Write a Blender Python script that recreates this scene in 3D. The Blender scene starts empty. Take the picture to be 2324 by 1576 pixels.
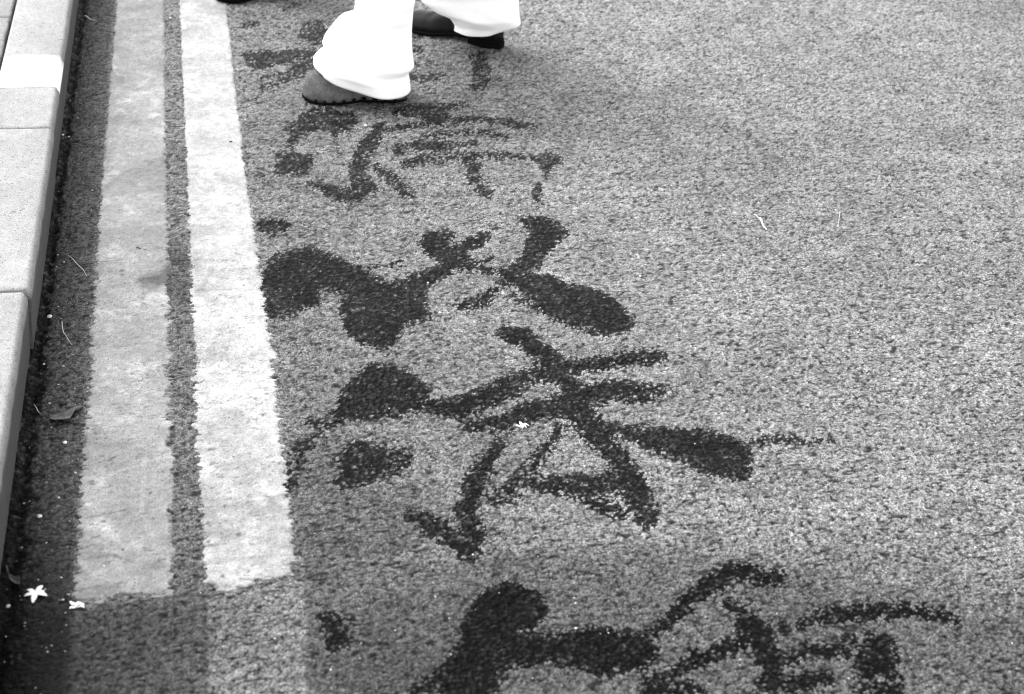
import bpy, bmesh, math, random
import numpy as np
from mathutils import Vector, Matrix

random.seed(7)
rng = np.random.default_rng(11)
S = bpy.context.scene
C = S.collection

# ------------------------------------------------------------------ camera
# The kerb runs along +Y.  FOC, DY, DX: lens and the world axes seen by the lens.
FOC = 3228.0
def nrm(v): v = np.array(v, float); return v / np.linalg.norm(v)
DY = nrm((-809, 2096, -3228))
DX = nrm((.9317, .0509, -.2004)); DX = nrm(DX - DX.dot(DY) * DY)
DZ = np.cross(DX, DY)
ROT = np.array([DX, DY, DZ])                 # camera -> world
CAM_H = 1.0
def G(u, v, z=0.0):
    """ground point (plane at height z) met by the sight line"""
    d = ROT @ np.array((u - 1162.0, 788.0 - v, -FOC))
    t = (z - CAM_H) / d[2]
    return np.array((d[0] * t, d[1] * t, z))
w_now = G(376, 394)[0] - G(232.6, 394)[0]
CAM_H = 0.15 / w_now                          # first road line is 15 cm wide
LOC = np.array((0, 0, CAM_H))
def PX(x, y, z=0.0):
    """where a place on the road sits, in sheet units (2324 wide)"""
    x, y = np.asarray(x, float), np.asarray(y, float)
    dz = np.asarray(z, float) - CAM_H + 0 * x
    cx = ROT[0, 0] * x + ROT[1, 0] * y + ROT[2, 0] * dz
    cy = ROT[0, 1] * x + ROT[1, 1] * y + ROT[2, 1] * dz
    cz = ROT[0, 2] * x + ROT[1, 2] * y + ROT[2, 2] * dz
    return 1162 + FOC * cx / -cz, 788 - FOC * cy / -cz

cam_d = bpy.data.cameras.new('camera'); cam = bpy.data.objects.new('camera', cam_d); C.objects.link(cam)
M4 = Matrix([list(ROT[i]) + [float(LOC[i])] for i in range(3)] + [[0, 0, 0, 1]])
cam.matrix_world = M4
cam_d.sensor_width = 36.0; cam_d.lens = 36.0 * FOC / 2324.0
cam_d.clip_start = .05; cam_d.clip_end = 400
foc_pt = G(1100, 640)
cam_d.dof.use_dof = True
cam_d.dof.focus_distance = float(-(ROT.T @ (foc_pt - LOC))[2])
cam_d.dof.aperture_fstop = 4.8
S.camera = cam

# ------------------------------------------------------------------ light
SUN_EL, SUN_AZ = math.radians(52), math.radians(-52)      # azimuth from +Y, negative = left
world = bpy.data.worlds.new('World'); S.world = world; world.use_nodes = True
wn = world.node_tree; bg = wn.nodes['Background']
sky = wn.nodes.new('ShaderNodeTexSky'); sky.sky_type = 'NISHITA'; sky.sun_disc = False
sky.sun_elevation = SUN_EL; sky.sun_rotation = SUN_AZ
bw = wn.nodes.new('ShaderNodeRGBToBW')
wn.links.new(sky.outputs[0], bw.inputs[0]); wn.links.new(bw.outputs[0], bg.inputs[0])
bg.inputs[1].default_value = 0.15
sd = bpy.data.lights.new('sun', 'SUN'); sun = bpy.data.objects.new('sun', sd); C.objects.link(sun)
sd.energy = .65; sd.angle = math.radians(38); sd.color = (1, 1, 1)
dirv = Vector((math.sin(SUN_AZ) * math.cos(SUN_EL), math.cos(SUN_AZ) * math.cos(SUN_EL), math.sin(SUN_EL)))
sun.rotation_euler = dirv.to_track_quat('Z', 'Y').to_euler()
S.cycles.filter_width = 1.05
S.view_settings.view_transform = 'Standard'; S.view_settings.look = 'None'
S.view_settings.gamma = 1; S.view_settings.use_curve_mapping = False
S.view_settings.exposure = 2.36

# ------------------------------------------------------------------ helpers
def mesh_obj(name, verts, faces, mat, parent=None, smooth=True):
    m = bpy.data.meshes.new(name); m.from_pydata([tuple(map(float, v)) for v in verts], [], faces); m.update()
    bm = bmesh.new(); bm.from_mesh(m); bmesh.ops.recalc_face_normals(bm, faces=bm.faces[:]); bm.to_mesh(m); bm.free()
    if smooth: m.polygons.foreach_set('use_smooth', [True] * len(m.polygons))
    o = bpy.data.objects.new(name, m); C.objects.link(o); m.materials.append(mat)
    if parent: o.parent = parent
    return o
def empty(name, loc, rz=0.0):
    o = bpy.data.objects.new(name, None); C.objects.link(o)
    o.location = [float(a) for a in loc]; o.rotation_euler.z = rz; o.empty_display_size = .05
    return o
def tag(o, label=None, cat=None, group=None, kind=None):
    for k, v in (('label', label), ('category', cat), ('group', group), ('kind', kind)):
        if v: o[k] = v
    return o
def grid_obj(name, V, idx, mat, parent=None, attrs=None, smooth=True):
    """V (n,3), idx (m,4) quads -> mesh, built with foreach_set"""
    used = np.zeros(len(V), bool); used[idx.ravel()] = True
    rem = np.cumsum(used) - 1
    V2 = V[used]; I2 = rem[idx]
    m = bpy.data.meshes.new(name)
    m.vertices.add(len(V2)); m.vertices.foreach_set('co', V2.astype(np.float32).ravel())
    m.loops.add(I2.size); m.loops.foreach_set('vertex_index', I2.astype(np.int32).ravel())
    m.polygons.add(len(I2))
    m.polygons.foreach_set('loop_start', np.arange(0, I2.size, 4, dtype=np.int32))
    if smooth: m.polygons.foreach_set('use_smooth', np.ones(len(I2), bool))
    for k, a in (attrs or {}).items():
        at = m.attributes.new(k, 'FLOAT', 'POINT'); at.data.foreach_set('value', a[used].astype(np.float32))
    m.update(calc_edges=True)
    m.materials.append(mat)
    o = bpy.data.objects.new(name, m); C.objects.link(o)
    if parent: o.parent = parent
    return o

class NT:
    def __init__(s, name):
        s.m = bpy.data.materials.new(name); s.m.use_nodes = True
        s.t = s.m.node_tree; s.b = s.t.nodes['Principled BSDF']
        s.co = s.t.nodes.new('ShaderNodeTexCoord').outputs['Object']
    def n(s, typ, ins=None, **kw):
        nd = s.t.nodes.new(typ)
        for k, v in kw.items(): setattr(nd, k, v)
        for k, v in (ins or {}).items():
            if isinstance(v, bpy.types.NodeSocket): s.t.links.new(v, nd.inputs[k])
            else: nd.inputs[k].default_value = v
        return nd
    def noise(s, sc, det=2, rough=.5, co=None):
        return s.n('ShaderNodeTexNoise', {'Vector': co or s.co, 'Scale': sc, 'Detail': det, 'Roughness': rough}).outputs[0]
    def rng(s, v, a, b, c, d, clamp=True):
        return s.n('ShaderNodeMapRange', {0: v, 1: a, 2: b, 3: c, 4: d}, clamp=clamp).outputs[0]
    def math(s, op, a, b=0.0, c=None):
        ins = {0: a, 1: b}
        if c is not None: ins[2] = c
        return s.n('ShaderNodeMath', ins, operation=op).outputs[0]
    def attr(s, name): return s.n('ShaderNodeAttribute', attribute_name=name).outputs['Fac']
    def out(s, col=None, rough=.8, bump=None, bs=.3, bd=.001, spec=.4):
        if isinstance(col, bpy.types.NodeSocket):
            cc = s.n('ShaderNodeCombineColor', {0: col, 1: col, 2: col}); s.t.links.new(cc.outputs[0], s.b.inputs['Base Color'])
        else: s.b.inputs['Base Color'].default_value = (col, col, col, 1)
        if isinstance(rough, bpy.types.NodeSocket): s.t.links.new(rough, s.b.inputs['Roughness'])
        else: s.b.inputs['Roughness'].default_value = rough
        s.b.inputs['Specular IOR Level'].default_value = spec
        if bump is not None:
            bn = s.n('ShaderNodeBump', {'Height': bump, 'Strength': bs, 'Distance': bd}); s.t.links.new(bn.outputs[0], s.b.inputs['Normal'])
        return s.m

# asphalt: colour of each stone comes from 'stone', dirt, wear and painted-in shade from 'tone'
def asphalt_mat(name, base, wet):
    k = NT(name); wetr = .6
    st = k.attr('stone'); tn = k.attr('tone')
    a = k.noise(350, 4, .85)
    b = k.noise(240, 2, .6)
    c = k.noise(7, 4, .6)
    g = k.rng(a, .385, .615, .05, 1.9, False)
    g = k.math('MINIMUM', k.math('MAXIMUM', g, .03), 2.5)
    g = k.math('MULTIPLY', g, k.rng(b, .3, .7, .78, 1.2))
    g = k.math('MULTIPLY', g, k.rng(st, 0, 1, .72, 1.28))
    g = k.math('MULTIPLY', g, k.rng(c, .3, .7, .82, 1.18))
    g = k.math('MULTIPLY', g, tn)
    g = k.math('MULTIPLY', g, base)
    return k.out(g, wetr if wet else .85, k.noise(420, 3, .7), .8, .0015, .04 if wet else .2)
M_ROAD = asphalt_mat('dry_asphalt', .222, False)
M_WET = asphalt_mat('wet_asphalt', .0105, True)

def plain_asphalt():
    k = NT('plain_asphalt')
    v = k.n('ShaderNodeTexVoronoi', {'Vector': k.co, 'Scale': 150.0})
    g = k.math('MULTIPLY', k.rng(k.noise(330, 3, .75), .3, .7, .3, 1.7), .13)
    return k.out(g, .85, v.outputs['Distance'], .6, .002, .25)
M_FAR = plain_asphalt()

def paint_mat(name, base, lo, scuff):
    k = NT(name)
    tn = k.attr('tone')
    fine = k.noise(420, 3, .8)
    mid = k.noise(46, 4, .65); big = k.noise(6, 3, .5)
    g = k.rng(fine, .32, .68, .45, 1.5, False)
    g = k.math('MULTIPLY', g, k.rng(mid, .3, .62, lo, 1.06))
    g = k.math('MULTIPLY', g, k.rng(big, .35, .65, .86, 1.1))
    # pale rubbed patches
    w = k.n('ShaderNodeTexWave', {'Vector': k.co, 'Scale': 1.1, 'Distortion': 14.0, 'Detail': 4.0, 'Detail Scale': 3.0})
    sc = k.rng(k.math('MULTIPLY', w.outputs[0], k.noise(17, 3, .7)), .56, .66, 1.0, scuff)
    g = k.math('MULTIPLY', g, sc)
    # specks of road showing / grit
    sp = k.rng(k.noise(210, 2, .7), .655, .70, 1.0, .35)
    g = k.math('MULTIPLY', g, sp)
    g = k.math('MULTIPLY', k.math('MULTIPLY', g, tn), base)
    return k.out(g, .75, fine, .5, .0007, .3)
M_L1 = paint_mat('worn_grey_line_paint', .212, .80, 1.35)
M_L2 = paint_mat('white_line_paint', .325, .82, 1.2)

def concrete_mat(name, base):
    k = NT(name)
    fine = k.noise(480, 3, .8); mid = k.noise(60, 4, .7); big = k.noise(5, 4, .6)
    st = k.n('ShaderNodeMapping', {'Vector': k.co, 'Scale': (40, 6, 40)})
    streak = k.noise(3, 4, .6, st.outputs[0])
    g = k.rng(fine, .32, .68, .5, 1.45, False)
    g = k.math('MULTIPLY', g, k.rng(mid, .3, .7, .88, 1.12))
    g = k.math('MULTIPLY', g, k.rng(big, .3, .7, .84, 1.12))
    g = k.math('MULTIPLY', g, k.rng(streak, .3, .7, .93, 1.06))
    g = k.math('MULTIPLY', g, k.rng(k.noise(190, 2, .6), .62, .68, 1.0, .45))
    # shade of the road face painted into the stone, up to a wavering height
    z = k.n('ShaderNodeSeparateXYZ', {0: k.co}).outputs[2]
    zz = k.math('ADD', z, k.math('MULTIPLY', k.math('SUBTRACT', k.noise(20, 4, .6), .5), .02))
    g = k.math('MULTIPLY', g, k.rng(zz, .108, .124, .30, 1.0))
    g = k.math('MULTIPLY', g, k.rng(z, .128, .1385, .66, 1.0))  # chamfer band darker by height
    g = k.math('MULTIPLY', g, base)
    return k.out(g, .85, k.math('ADD', fine, mid), .5, .0008, .3)
M_KERB = concrete_mat('kerb_concrete', .275)

def simple(name, base, rough=.8, ns=200, amp=.3, bs=.3, bd=.001, spec=.4, ns2=20):
    k = NT(name)
    f = k.noise(ns, 3, .7)
    g = k.math('MULTIPLY', k.rng(f, .3, .7, 1 - amp, 1 + amp), k.rng(k.noise(ns2, 3, .5), .3, .7, 1 - amp * .6, 1 + amp * .6))
    g = k.math('MULTIPLY', g, base)
    return k.out(g, rough, f, bs, bd, spec)
M_WHITE = simple('fresh_white_paint', .85, .6, 300, .04)
def band_mat():
    k = NT('thinning_white_paint')
    f = k.math('ADD', k.attr('fade'), k.math('MULTIPLY', k.math('SUBTRACT', k.noise(260, 3, .8), .5), 1.1))
    return k.out(k.rng(f, .0, 1.05, .22, .80), .7, k.noise(300, 2, .6), .3, .0006, .3)
M_BAND = band_mat()
M_SUEDE = simple('grey_suede', .115, .95, 420, .5, .7, .0010, .15, 60)
M_SOLE = simple('dark_rubber', .003, .8, 300, .3, spec=.05)
M_BLACK = simple('black_leather', .007, .5, 300, .4, .3, .0006, .12, 60)
M_GROUT = simple('dark_joint_dirt', .022, .95, 250, .6, .8, .002)
M_DARKCLOTH = simple('dark_cloth', .015, .95, 400, .3)
M_PETAL = simple('white_petal', .82, .7, 150, .06)
M_STRAW = simple('pale_straw', .42, .8, 200, .2)
M_STRAW2 = simple('bleached_straw', .75, .8, 200, .1)
M_LEAF = simple('dry_leaf', .075, .8, 150, .35, .5, .001, .3, 60)
M_CHIP = simple('pale_stone_chip', .62, .8, 200, .15)
M_DCHIP = simple('dark_pebble', .012, .8, 200, .2)
def fabric():
    k = NT('white_cotton')
    w1 = k.n('ShaderNodeTexWave', {'Vector': k.co, 'Scale': 600.0}, bands_direction='X').outputs[0]
    w2 = k.n('ShaderNodeTexWave', {'Vector': k.co, 'Scale': 600.0}, bands_direction='Z').outputs[0]
    g = k.math('MULTIPLY', k.rng(k.noise(300, 2, .6), .3, .7, .97, 1.02), .88)
    return k.out(g, .95, k.math('MULTIPLY', w1, w2), .15, .0004, .15)
M_CLOTH = fabric()

# ------------------------------------------------------------------ road relief
T1 = rng.random((512, 512, 4)); T2 = rng.random((512, 512))
def vnoise(x, y, s):
    x = x / s + 101.3; y = y / s + 57.7
    ix = np.floor(x).astype(int); iy = np.floor(y).astype(int)
    fx = x - ix; fy = y - iy; fx = fx * fx * (3 - 2 * fx); fy = fy * fy * (3 - 2 * fy)
    g = lambda a, b: T2[(ix + a) & 511, (iy + b) & 511]
    return (g(0, 0) * (1 - fx) + g(1, 0) * fx) * (1 - fy) + (g(0, 1) * (1 - fx) + g(1, 1) * fx) * fy
def stones(x, y, a):
    """packed stone tops: height 0..1 and an id shade"""
    gx = x / a; gy = y / a
    ix = np.floor(gx).astype(int); iy = np.floor(gy).astype(int)
    best = np.full(x.shape, -9.0); sh = np.zeros(x.shape)
    for i in (-1, 0, 1):
        for j in (-1, 0, 1):
            t = T1[(ix + i) & 511, (iy + j) & 511]
            d2 = (gx - (ix + i + .1 + .8 * t[:, 0])) ** 2 + (gy - (iy + j + .1 + .8 * t[:, 1])) ** 2
            f = t[:, 2] - (1.5 + 1.2 * t[:, 3]) * d2
            w = f > best; best = np.where(w, f, best); sh = np.where(w, (t[:, 3] * 7.13 + t[:, 2] * 3.7) % 1, sh)
    return np.clip(best, -.6, 1.0), sh

KB = .5 * (G(125, 444)[0] + G(78, 788)[0])           # foot of the kerb
print('cam h', CAM_H, 'kerb x', KB, G(120, 444)[0], 'y range', G(1162, 1576)[1], G(1162, 0)[1])

def road_h(x, y):
    h1, s1 = stones(x, y, .0054)
    h2, s2 = stones(x + 3.3, y + 1.7, .0098)
    und = vnoise(x, y, .35) + .5 * vnoise(x + 9, y, .12)
    rough = .8 + .5 * vnoise(x, y + 5, .25)
    d = np.clip((x - KB) / .10, 0, 1)                # loose rough strip by the kerb
    gut = 1 - d
    hn = .62 * h1 + .38 * h2
    pit = np.clip(.42 - vnoise(x + 2, y + 4, .016), 0, 1) * (.35 + 2.2 * gut)
    h = .0031 * rough * hn * (1 + .7 * gut) + .0022 * und - .010 * pit * .5
    # ragged open crack at the kerb foot
    cr = np.clip(1 - np.abs(x - KB - .004 - .014 * vnoise(x * .3, y, .05)) / (.007 + .010 * vnoise(x, y + 3, .03)), 0, 1)
    h = h - .007 * cr * (.4 + 1.2 * vnoise(x, y, .006))
    return h, hn, np.where(h1 > h2, s1, s2)

NR, NC = 920, 980
v_rows = np.linspace(-70, 1790, NR)
ys = np.array([G(1162, v)[1] for v in v_rows])[::-1]
xl = np.minimum([G(-60, PX(0, y)[1])[0] for y in ys], KB - .012); xl = np.full(NR, KB - .016)
xr = np.array([G(2324 + 160, 800 if False else PX(.5, y)[1])[0] for y in ys]) + .18
tt = np.linspace(0, 1, NC)
XX = xl[:, None] + (xr - xl)[:, None] * tt[None, :]
YY = np.repeat(ys[:, None], NC, 1)
X = XX.ravel(); Y = YY.ravel()
H, HN, SH = road_h(X, Y)
U, Vv = PX(X, Y)
IDX = np.arange(NR * NC).reshape(NR, NC)
Q = np.stack([IDX[:-1, :-1], IDX[:-1, 1:], IDX[1:, 1:], IDX[1:, :-1]], -1).reshape(-1, 4)

def sd_poly(P, u, v):
    """signed distance to polygon, + inside"""
    P = np.array(P, float); n = len(P); d = np.full(u.shape, 1e9); ins = np.zeros(u.shape, bool)
    for i in range(n):
        a = P[i]; b = P[(i + 1) % n]; e = b - a
        t = np.clip(((u - a[0]) * e[0] + (v - a[1]) * e[1]) / (e @ e + 1e-9), 0, 1)
        d = np.minimum(d, np.hypot(u - a[0] - t * e[0], v - a[1] - t * e[1]))
        c = ((a[1] > v) != (b[1] > v)) & (u < (b[0] - a[0]) * (v - a[1]) / (b[1] - a[1] + 1e-9) + a[0])
        ins ^= c
    return np.where(ins, d, -d)
def sd_stroke(P, u, v):
    P = np.array(P, float); d = np.full(u.shape, -1e9)
    for a, b in zip(P[:-1], P[1:]):
        e = b[:2] - a[:2]
        t = np.clip(((u - a[0]) * e[0] + (v - a[1]) * e[1]) / (e @ e + 1e-9), 0, 1)
        d = np.maximum(d, a[2] + t * (b[2] - a[2]) - np.hypot(u - a[0] - t * e[0], v - a[1] - t * e[1]))
    return d
def sm(d, a, b): t = np.clip((d - a) / (b - a), 0, 1); return t * t * (3 - 2 * t)

# line outlines (real, worn edges)
L1P = [(265, -90), (265, 0), (232.6, 394), (214, 700), (190, 1060), (178, 1230), (168, 1345), (170, 1362), (215, 1364), (232, 1372), (245, 1358), (280, 1352), (330, 1355), (394, 1352), (392, 1200), (389, 1010), (384, 790), (380, 560), (378, 394), (373, 0), (371, -90)]
L1P[0] = (272, -90)
L2P = [(401, -90), (405.6, 0), (415, 200), (423, 394), (432, 590), (441, 790), (450, 1010), (458, 1200), (464, 1330), (500, 1342), (560, 1332), (620, 1318), (665, 1306), (672, 1270), (664, 1230), (655, 1130), (636, 960), (612, 760), (588, 600), (558, 394), (535, 200), (514, 0), (503, -90)]
wob = (vnoise(X, Y, .03) - .5) * 10 + (vnoise(X + 5, Y, .011) - .5) * 7
near = sm(Vv, 100, 900)
wob2 = np.clip(vnoise(X * .22 + 3, Y, .005) - .45, -.3, .6) * 20
wobL = wob * (.35 + .95 * near) - wob2 * near
sdL1 = sd_poly(L1P, U, Vv) + wobL + 2 * near
sdL2 = sd_poly(L2P, U, Vv) + wobL + 2 * near

# asphalt tone: wear, dirt and specks, with kerb shade and lens falloff painted in
tone = .80 + .30 * sm(X, .1, 1.5) + .05 * sm(Y, 2.5, 4.2)  # paler towards the right and the far end
tone = tone * (.92 + .16 * vnoise(X, Y, .4)) * (.93 + .14 * vnoise(X + 7, Y, .09))
gut = sm(-(X - G(232, 394)[0]), -.012, .010)
tone = tone * (1 - .56 * gut)  # gutter strip: grime, and the kerb's shade painted in with it
gap = (sd_poly([(371, -90), (378, 394), (394, 1352), (463, 1336), (423, 394), (403, -90)], U, Vv) > -3)
tone = np.where(gap, tone * (.80 + .1 * sm(Vv, 900, 300)), tone)
tone *= 1 - .42 * sm(sd_stroke([(388, 570, 30), (415, 590, 30)], U, Vv) + wob, -8, 14) - .45 * sm(sd_stroke([(380, 655, 40), (420, 670, 30)], U, Vv) + wob, -8, 20)
seam = sd_poly([(-400, 1395), (168, 1378), (400, 1350), (560, 1335), (700, 1310), (860, 1285), (1160, 1265), (1500, 1235), (1900, 1300), (2324, 1400), (2700, 1480), (2700, 1800), (-400, 1800)], U, Vv) + wob
tone *= 1 - .22 * sm(seam, -3, 6)
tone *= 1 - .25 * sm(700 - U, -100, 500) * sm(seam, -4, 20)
rem = np.minimum(sd_poly([(466, 1345), (690, 1316), (697, 1440), (700, 1700), (478, 1700)], U, Vv), seam)
tone *= 1 + (1.0 + .6 * (vnoise(X, Y, .02) - .5)) * sm(rem + wob * .5, -3, 8)
tone = tone * (1 - .85 * np.clip((vnoise(X * .6 + 4, Y + 1, .0045) - .66) * 6, 0, 1))
tone *= 1 - .36 * sm(Vv, 1080, 1480) * (.75 + .5 * vnoise(X + 1, Y + 3, .3))  # darker towards the bottom, unevenly
tone *= 1 - .42 * sm(sd_stroke([(690, 1312, 2.5), (860, 1283, 2.5), (1010, 1272, 1)], U, Vv) + wob * .5, -2, 4) - .5 * sm(sd_stroke([(1240, 1252, 1), (1330, 1246, 3.5), (1450, 1228, 1)], U, Vv) + wob * .3, -2, 4)
# oily patch between second line and the lower characters
oil = sd_poly([(655, 1000), (720, 985), (800, 1090), (950, 1100), (1000, 1170), (900, 1260), (700, 1300), (672, 1250), (655, 1110)], U, Vv)
tone *= 1 - .26 * sm(oil + wob * 3, -25, 25)
tone *= 1 - .35 * sm(sd_stroke([(660, 1110, 12), (700, 1000, 10), (730, 960, 6)], U, Vv) + wob, -10, 14)
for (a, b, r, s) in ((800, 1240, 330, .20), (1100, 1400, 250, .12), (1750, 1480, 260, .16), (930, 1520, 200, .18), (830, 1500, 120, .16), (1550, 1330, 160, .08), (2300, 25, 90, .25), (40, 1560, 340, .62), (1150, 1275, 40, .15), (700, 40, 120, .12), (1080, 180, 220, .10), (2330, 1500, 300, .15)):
    tone *= 1 - s * np.exp(-((U - a) ** 2 + (1.6 * (Vv - b)) ** 2) / r ** 2)  # soft dark spots; the big bottom-left one paints in lens falloff
lite = sd_poly([(780, 1275), (1050, 1275), (1000, 1330), (760, 1400), (700, 1345)], U, Vv)
tone *= 1 + .16 * sm(lite + wob * 2, -25, 25)
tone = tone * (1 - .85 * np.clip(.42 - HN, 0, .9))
crw = .009 + .026 * vnoise(X * .6, Y, .022) * (.45 + .9 * sm(Vv, 500, 1400))
crk = sm((crw - np.abs(X - KB - .006)) / .008, -.4, .7) * np.clip(3.2 * vnoise(X, Y, .014) - .35 + .35 * sm(Vv, 900, 1300), 0, 1) * np.clip(3.4 * vnoise(X + 3, Y, .006) - .45, .25, 1)
tone = tone * (1 - .93 * np.clip(crk * 1.6, 0, 1))
tone = tone * (1 - .55 * gut * sm(Vv, 950, 1400))  # gutter darker again towards the bottom
tone = tone * (1 - .30 * np.clip((vnoise(X * .35 + 4, Y, .006) - .62) * 5, 0, 1))
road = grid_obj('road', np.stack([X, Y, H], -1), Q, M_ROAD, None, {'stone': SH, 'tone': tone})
tag(road, 'rough grey asphalt road surface', None, None, 'structure')

# wide ground under and around the detailed stretch
mesh_obj('ground', [(-60, -60, -.03), (60, -60, -.03), (60, 60, -.03), (-60, 60, -.03)], [(0, 1, 2, 3)], M_FAR)
tag(bpy.data.objects['ground'], None, None, None, 'structure')
# verge pieces joining the detailed stretch to the ground level
def sheet(name, xs, ys_, z):
    o = mesh_obj(name, [(xs[0], ys_[0], z), (xs[1], ys_[0], z), (xs[1], ys_[1], z), (xs[0], ys_[1], z)], [(0, 1, 2, 3)], M_FAR)
    o['kind'] = 'structure'; return o
y0, y1 = float(ys[0]), float(ys[-1])
sheet('road', (KB - .01, 50), (-50, y0), .001)
sheet('road', (KB - .01, 50), (y1, 50), .001)
mesh_obj('road', [(xr[0], y0, .001), (50, y0, .001), (50, y1, .001), (xr[-1], y1, .001)], [(0, 1, 2, 3)], M_FAR)['kind'] = 'structure'

# ------------------------------------------------------------------ road lines: paint sheets lying in the relief
def paint(name, sdv, mat, label, thick, holes):
    inside = np.clip(sdv / 5.0, -3, 1)
    worn = (vnoise(X + 1, Y + 8, .022) - .5) * .9 + (vnoise(X + 4, Y + 2, .007) - .5) * .8 + 2.6 * np.clip(vnoise(X * .45, Y + 2, .0045) - .80 + .04 * near, 0, 1) * (.4 + near) * np.clip(vnoise(X, Y, .06) * 2.4 - .7, 0, 1)
    lift = thick + .55 * np.maximum(-H, 0) * .3
    base = .45 * H + .55 * (.0022 * (vnoise(X, Y, .35) + .5 * vnoise(X + 9, Y, .12)) + .0010)
    ptop = base + thick - holes * .0014 * np.clip(worn + .15 * near, 0, 2)
    ptop = np.maximum(ptop, H - .0035)
    z = np.where(inside < 1, ptop - (1 - inside) * .0022, ptop)
    keep = (sdv > -6)[Q].any(1)
    tn = 1 + 0 * X
    # smudges
    for (a, b, r, s) in ((350, 632, 30, .30), (270, 1190, 60, -.15), (445, 310, 45, .14), (500, 1150, 90, .10), (440, 545, 30, .12), (545, 1010, 60, .08), (250, 1330, 60, .12), (455, 660, 24, .12)):
        tn = tn * (1 - s * np.exp(-((U - a) ** 2 + (1.5 * (Vv - b)) ** 2) / r ** 2))
    ck = np.clip(1 - np.abs(vnoise(X * .45 + 2, Y + 6, .035) + .25 * vnoise(X, Y, .007) - .62) / .022, 0, 1) * np.clip(vnoise(X + 9, Y, .09) * 3 - 1.3, 0, 1) * near
    tn = tn * (1 - .55 * ck)
    tn = tn * (1 - .60 * sm(sd_stroke([(330, 640, 18), (395, 628, 24)], U, Vv) + wob * 1.5, -14, 18)) * (1 - .12 * sm(sd_stroke([(420, 560, 30), (470, 640, 30), (540, 600, 10)], U, Vv) + wob * 2, -20, 20))
    tn = tn * (1 - .55 * sm(sd_stroke([(200, 1178, 1), (250, 1168, 4), (290, 1160, 1)], U, Vv) + wob * .5, -1, 3)) * (1 - .5 * sm(sd_stroke([(560, 1125, 1), (620, 1130, 3), (668, 1124, 5)], U, Vv) + wob * .6, -1, 3)) * (1 - .4 * sm(sd_stroke([(455, 1245, 4), (500, 1238, 1)], U, Vv) + wob * .5, -1, 3)) * (1 - .4 * sm(sd_stroke([(190, 1275, 2), (250, 1262, 4), (300, 1278, 1)], U, Vv) + wob * .8, -1, 4))
    tn = tn * (1 + .28 * sm(sd_stroke([(225, 1175, 14), (255, 1220, 20)], U, Vv) + wob * 2, -10, 14)) * (1 + .22 * sm(sd_stroke([(330, 1020, 3), (325, 1090, 5), (322, 1190, 3)], U, Vv) + wob, -3, 5))
    tn = tn * (.88 + .24 * vnoise(X * .8 + 5, Y, .05)) * (.90 + .20 * rng.random(X.shape)) * (1 - .45 * np.clip((vnoise(X * .6 + 8, Y, .0038) - .80) * 8, 0, 1) * (.35 + .65 * near)) * (.9 + .2 * vnoise(X + 5, Y + 5, .11))
    tn = tn * (1 - .18 * sm(Vv, 900, 1500)) * (1 - .08 * sm(Vv, 300, -100))
    tn = tn * (1 - .25 * np.clip((.45 - vnoise(X * 1.0, Y * 2.5, .05)) * 3, 0, 1) * sm(Vv, 700, 1300))
    tn = tn * (.55 + .45 * sm(sdv, -2, 6)) * (1 - .5 * np.clip((vnoise(X * .45, Y + 2, .0045) - .80) * 9, 0, 1) * (.25 + .75 * near) * np.clip(vnoise(X, Y, .06) * 2.4 - .7, 0, 1)) * (1 + .5 * np.clip((vnoise(X + 6, Y + 1, .03) - .55) * 3, 0, 1) * (vnoise(X, Y + 4, .006))) * (.88 + .24 * vnoise(X + 2, Y + 9, .011))
    o = grid_obj(name, np.stack([X, Y, z], -1), Q[keep], mat, None, {'stone': SH, 'tone': tn})
    tag(o, label, 'road marking', 'painted lines along the kerb')
paint('road_line', sdL1, M_L1, 'greyer worn painted road line nearer the kerb, beside the dark gutter strip', .0012, 1.0)
paint('road_line', sdL2, M_L2, 'brighter white painted road line, the one farther from the kerb', .0013, .8)

# ------------------------------------------------------------------ water brush characters
ZT = {'a': (548.8, 211.1, .3633), 'b': (548.8, 450.3, .42386), 'c': (619.2, 731.7, .5752), 'd': (619.2, 1224.3, .3633),
      'e': (1393.1, 1224.3, .40054), 'f': (581.2, 0, .30354), 'g': (478.4, 0, .1211)}
def P_(z, pts): a, b, s = ZT[z]; return [(a + s * p[0], b + s * p[1]) for p in pts]
def S_(z, pts): a, b, s = ZT[z]; return [(a + s * p[0], b + s * p[1], s * p[2]) for p in pts]
CH = []
# (kind, zone, points, wetness)
CH.append(('faint water-brushed character at the top, partly hidden by the white trouser legs', [
 ('p', 'g', [(1660, 590), (1800, 440), (2000, 390), (2130, 440), (2190, 560), (2110, 700), (2080, 860), (1950, 860), (1850, 790), (1720, 760), (1620, 680)], .75),
 ('s', 'g', [(590, 490, 22), (700, 450, 38), (860, 470, 22)], .7),
 ('s', 'g', [(1400, 190, 25), (1720, 50, 34), (1900, 0, 24)], .55),
 ('p', 'f', [(-110, 410), (0, 395), (230, 380), (450, 370), (470, 390), (420, 440), (260, 480), (100, 500), (0, 515), (-60, 500)], .95),
 ('s', 'f', [(180, 610, 22), (310, 545, 42), (420, 460, 32)], .8),
 ('s', 'f', [(0, 600, 12), (200, 540, 16)], .4),
 ('s', 'f', [(30, 680, 12), (170, 620, 22), (230, 590, 22)], .6),
 ('s', 'f', [(1180, 270, 24), (1300, 235, 28), (1450, 225, 18)], .7),
 ('s', 'f', [(1160, 385, 25), (1210, 390, 28)], .45),
 ('s', 'f', [(1140, 490, 16), (1330, 480, 20)], .35),
 ('s', 'f', [(1130, 590, 26), (1330, 572, 26), (1410, 565, 10)], .7),
 ('p', 'f', [(1600, 390), (1700, 400), (1745, 520), (1740, 640), (1680, 670), (1590, 665), (1620, 540)], .65)]))
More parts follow.
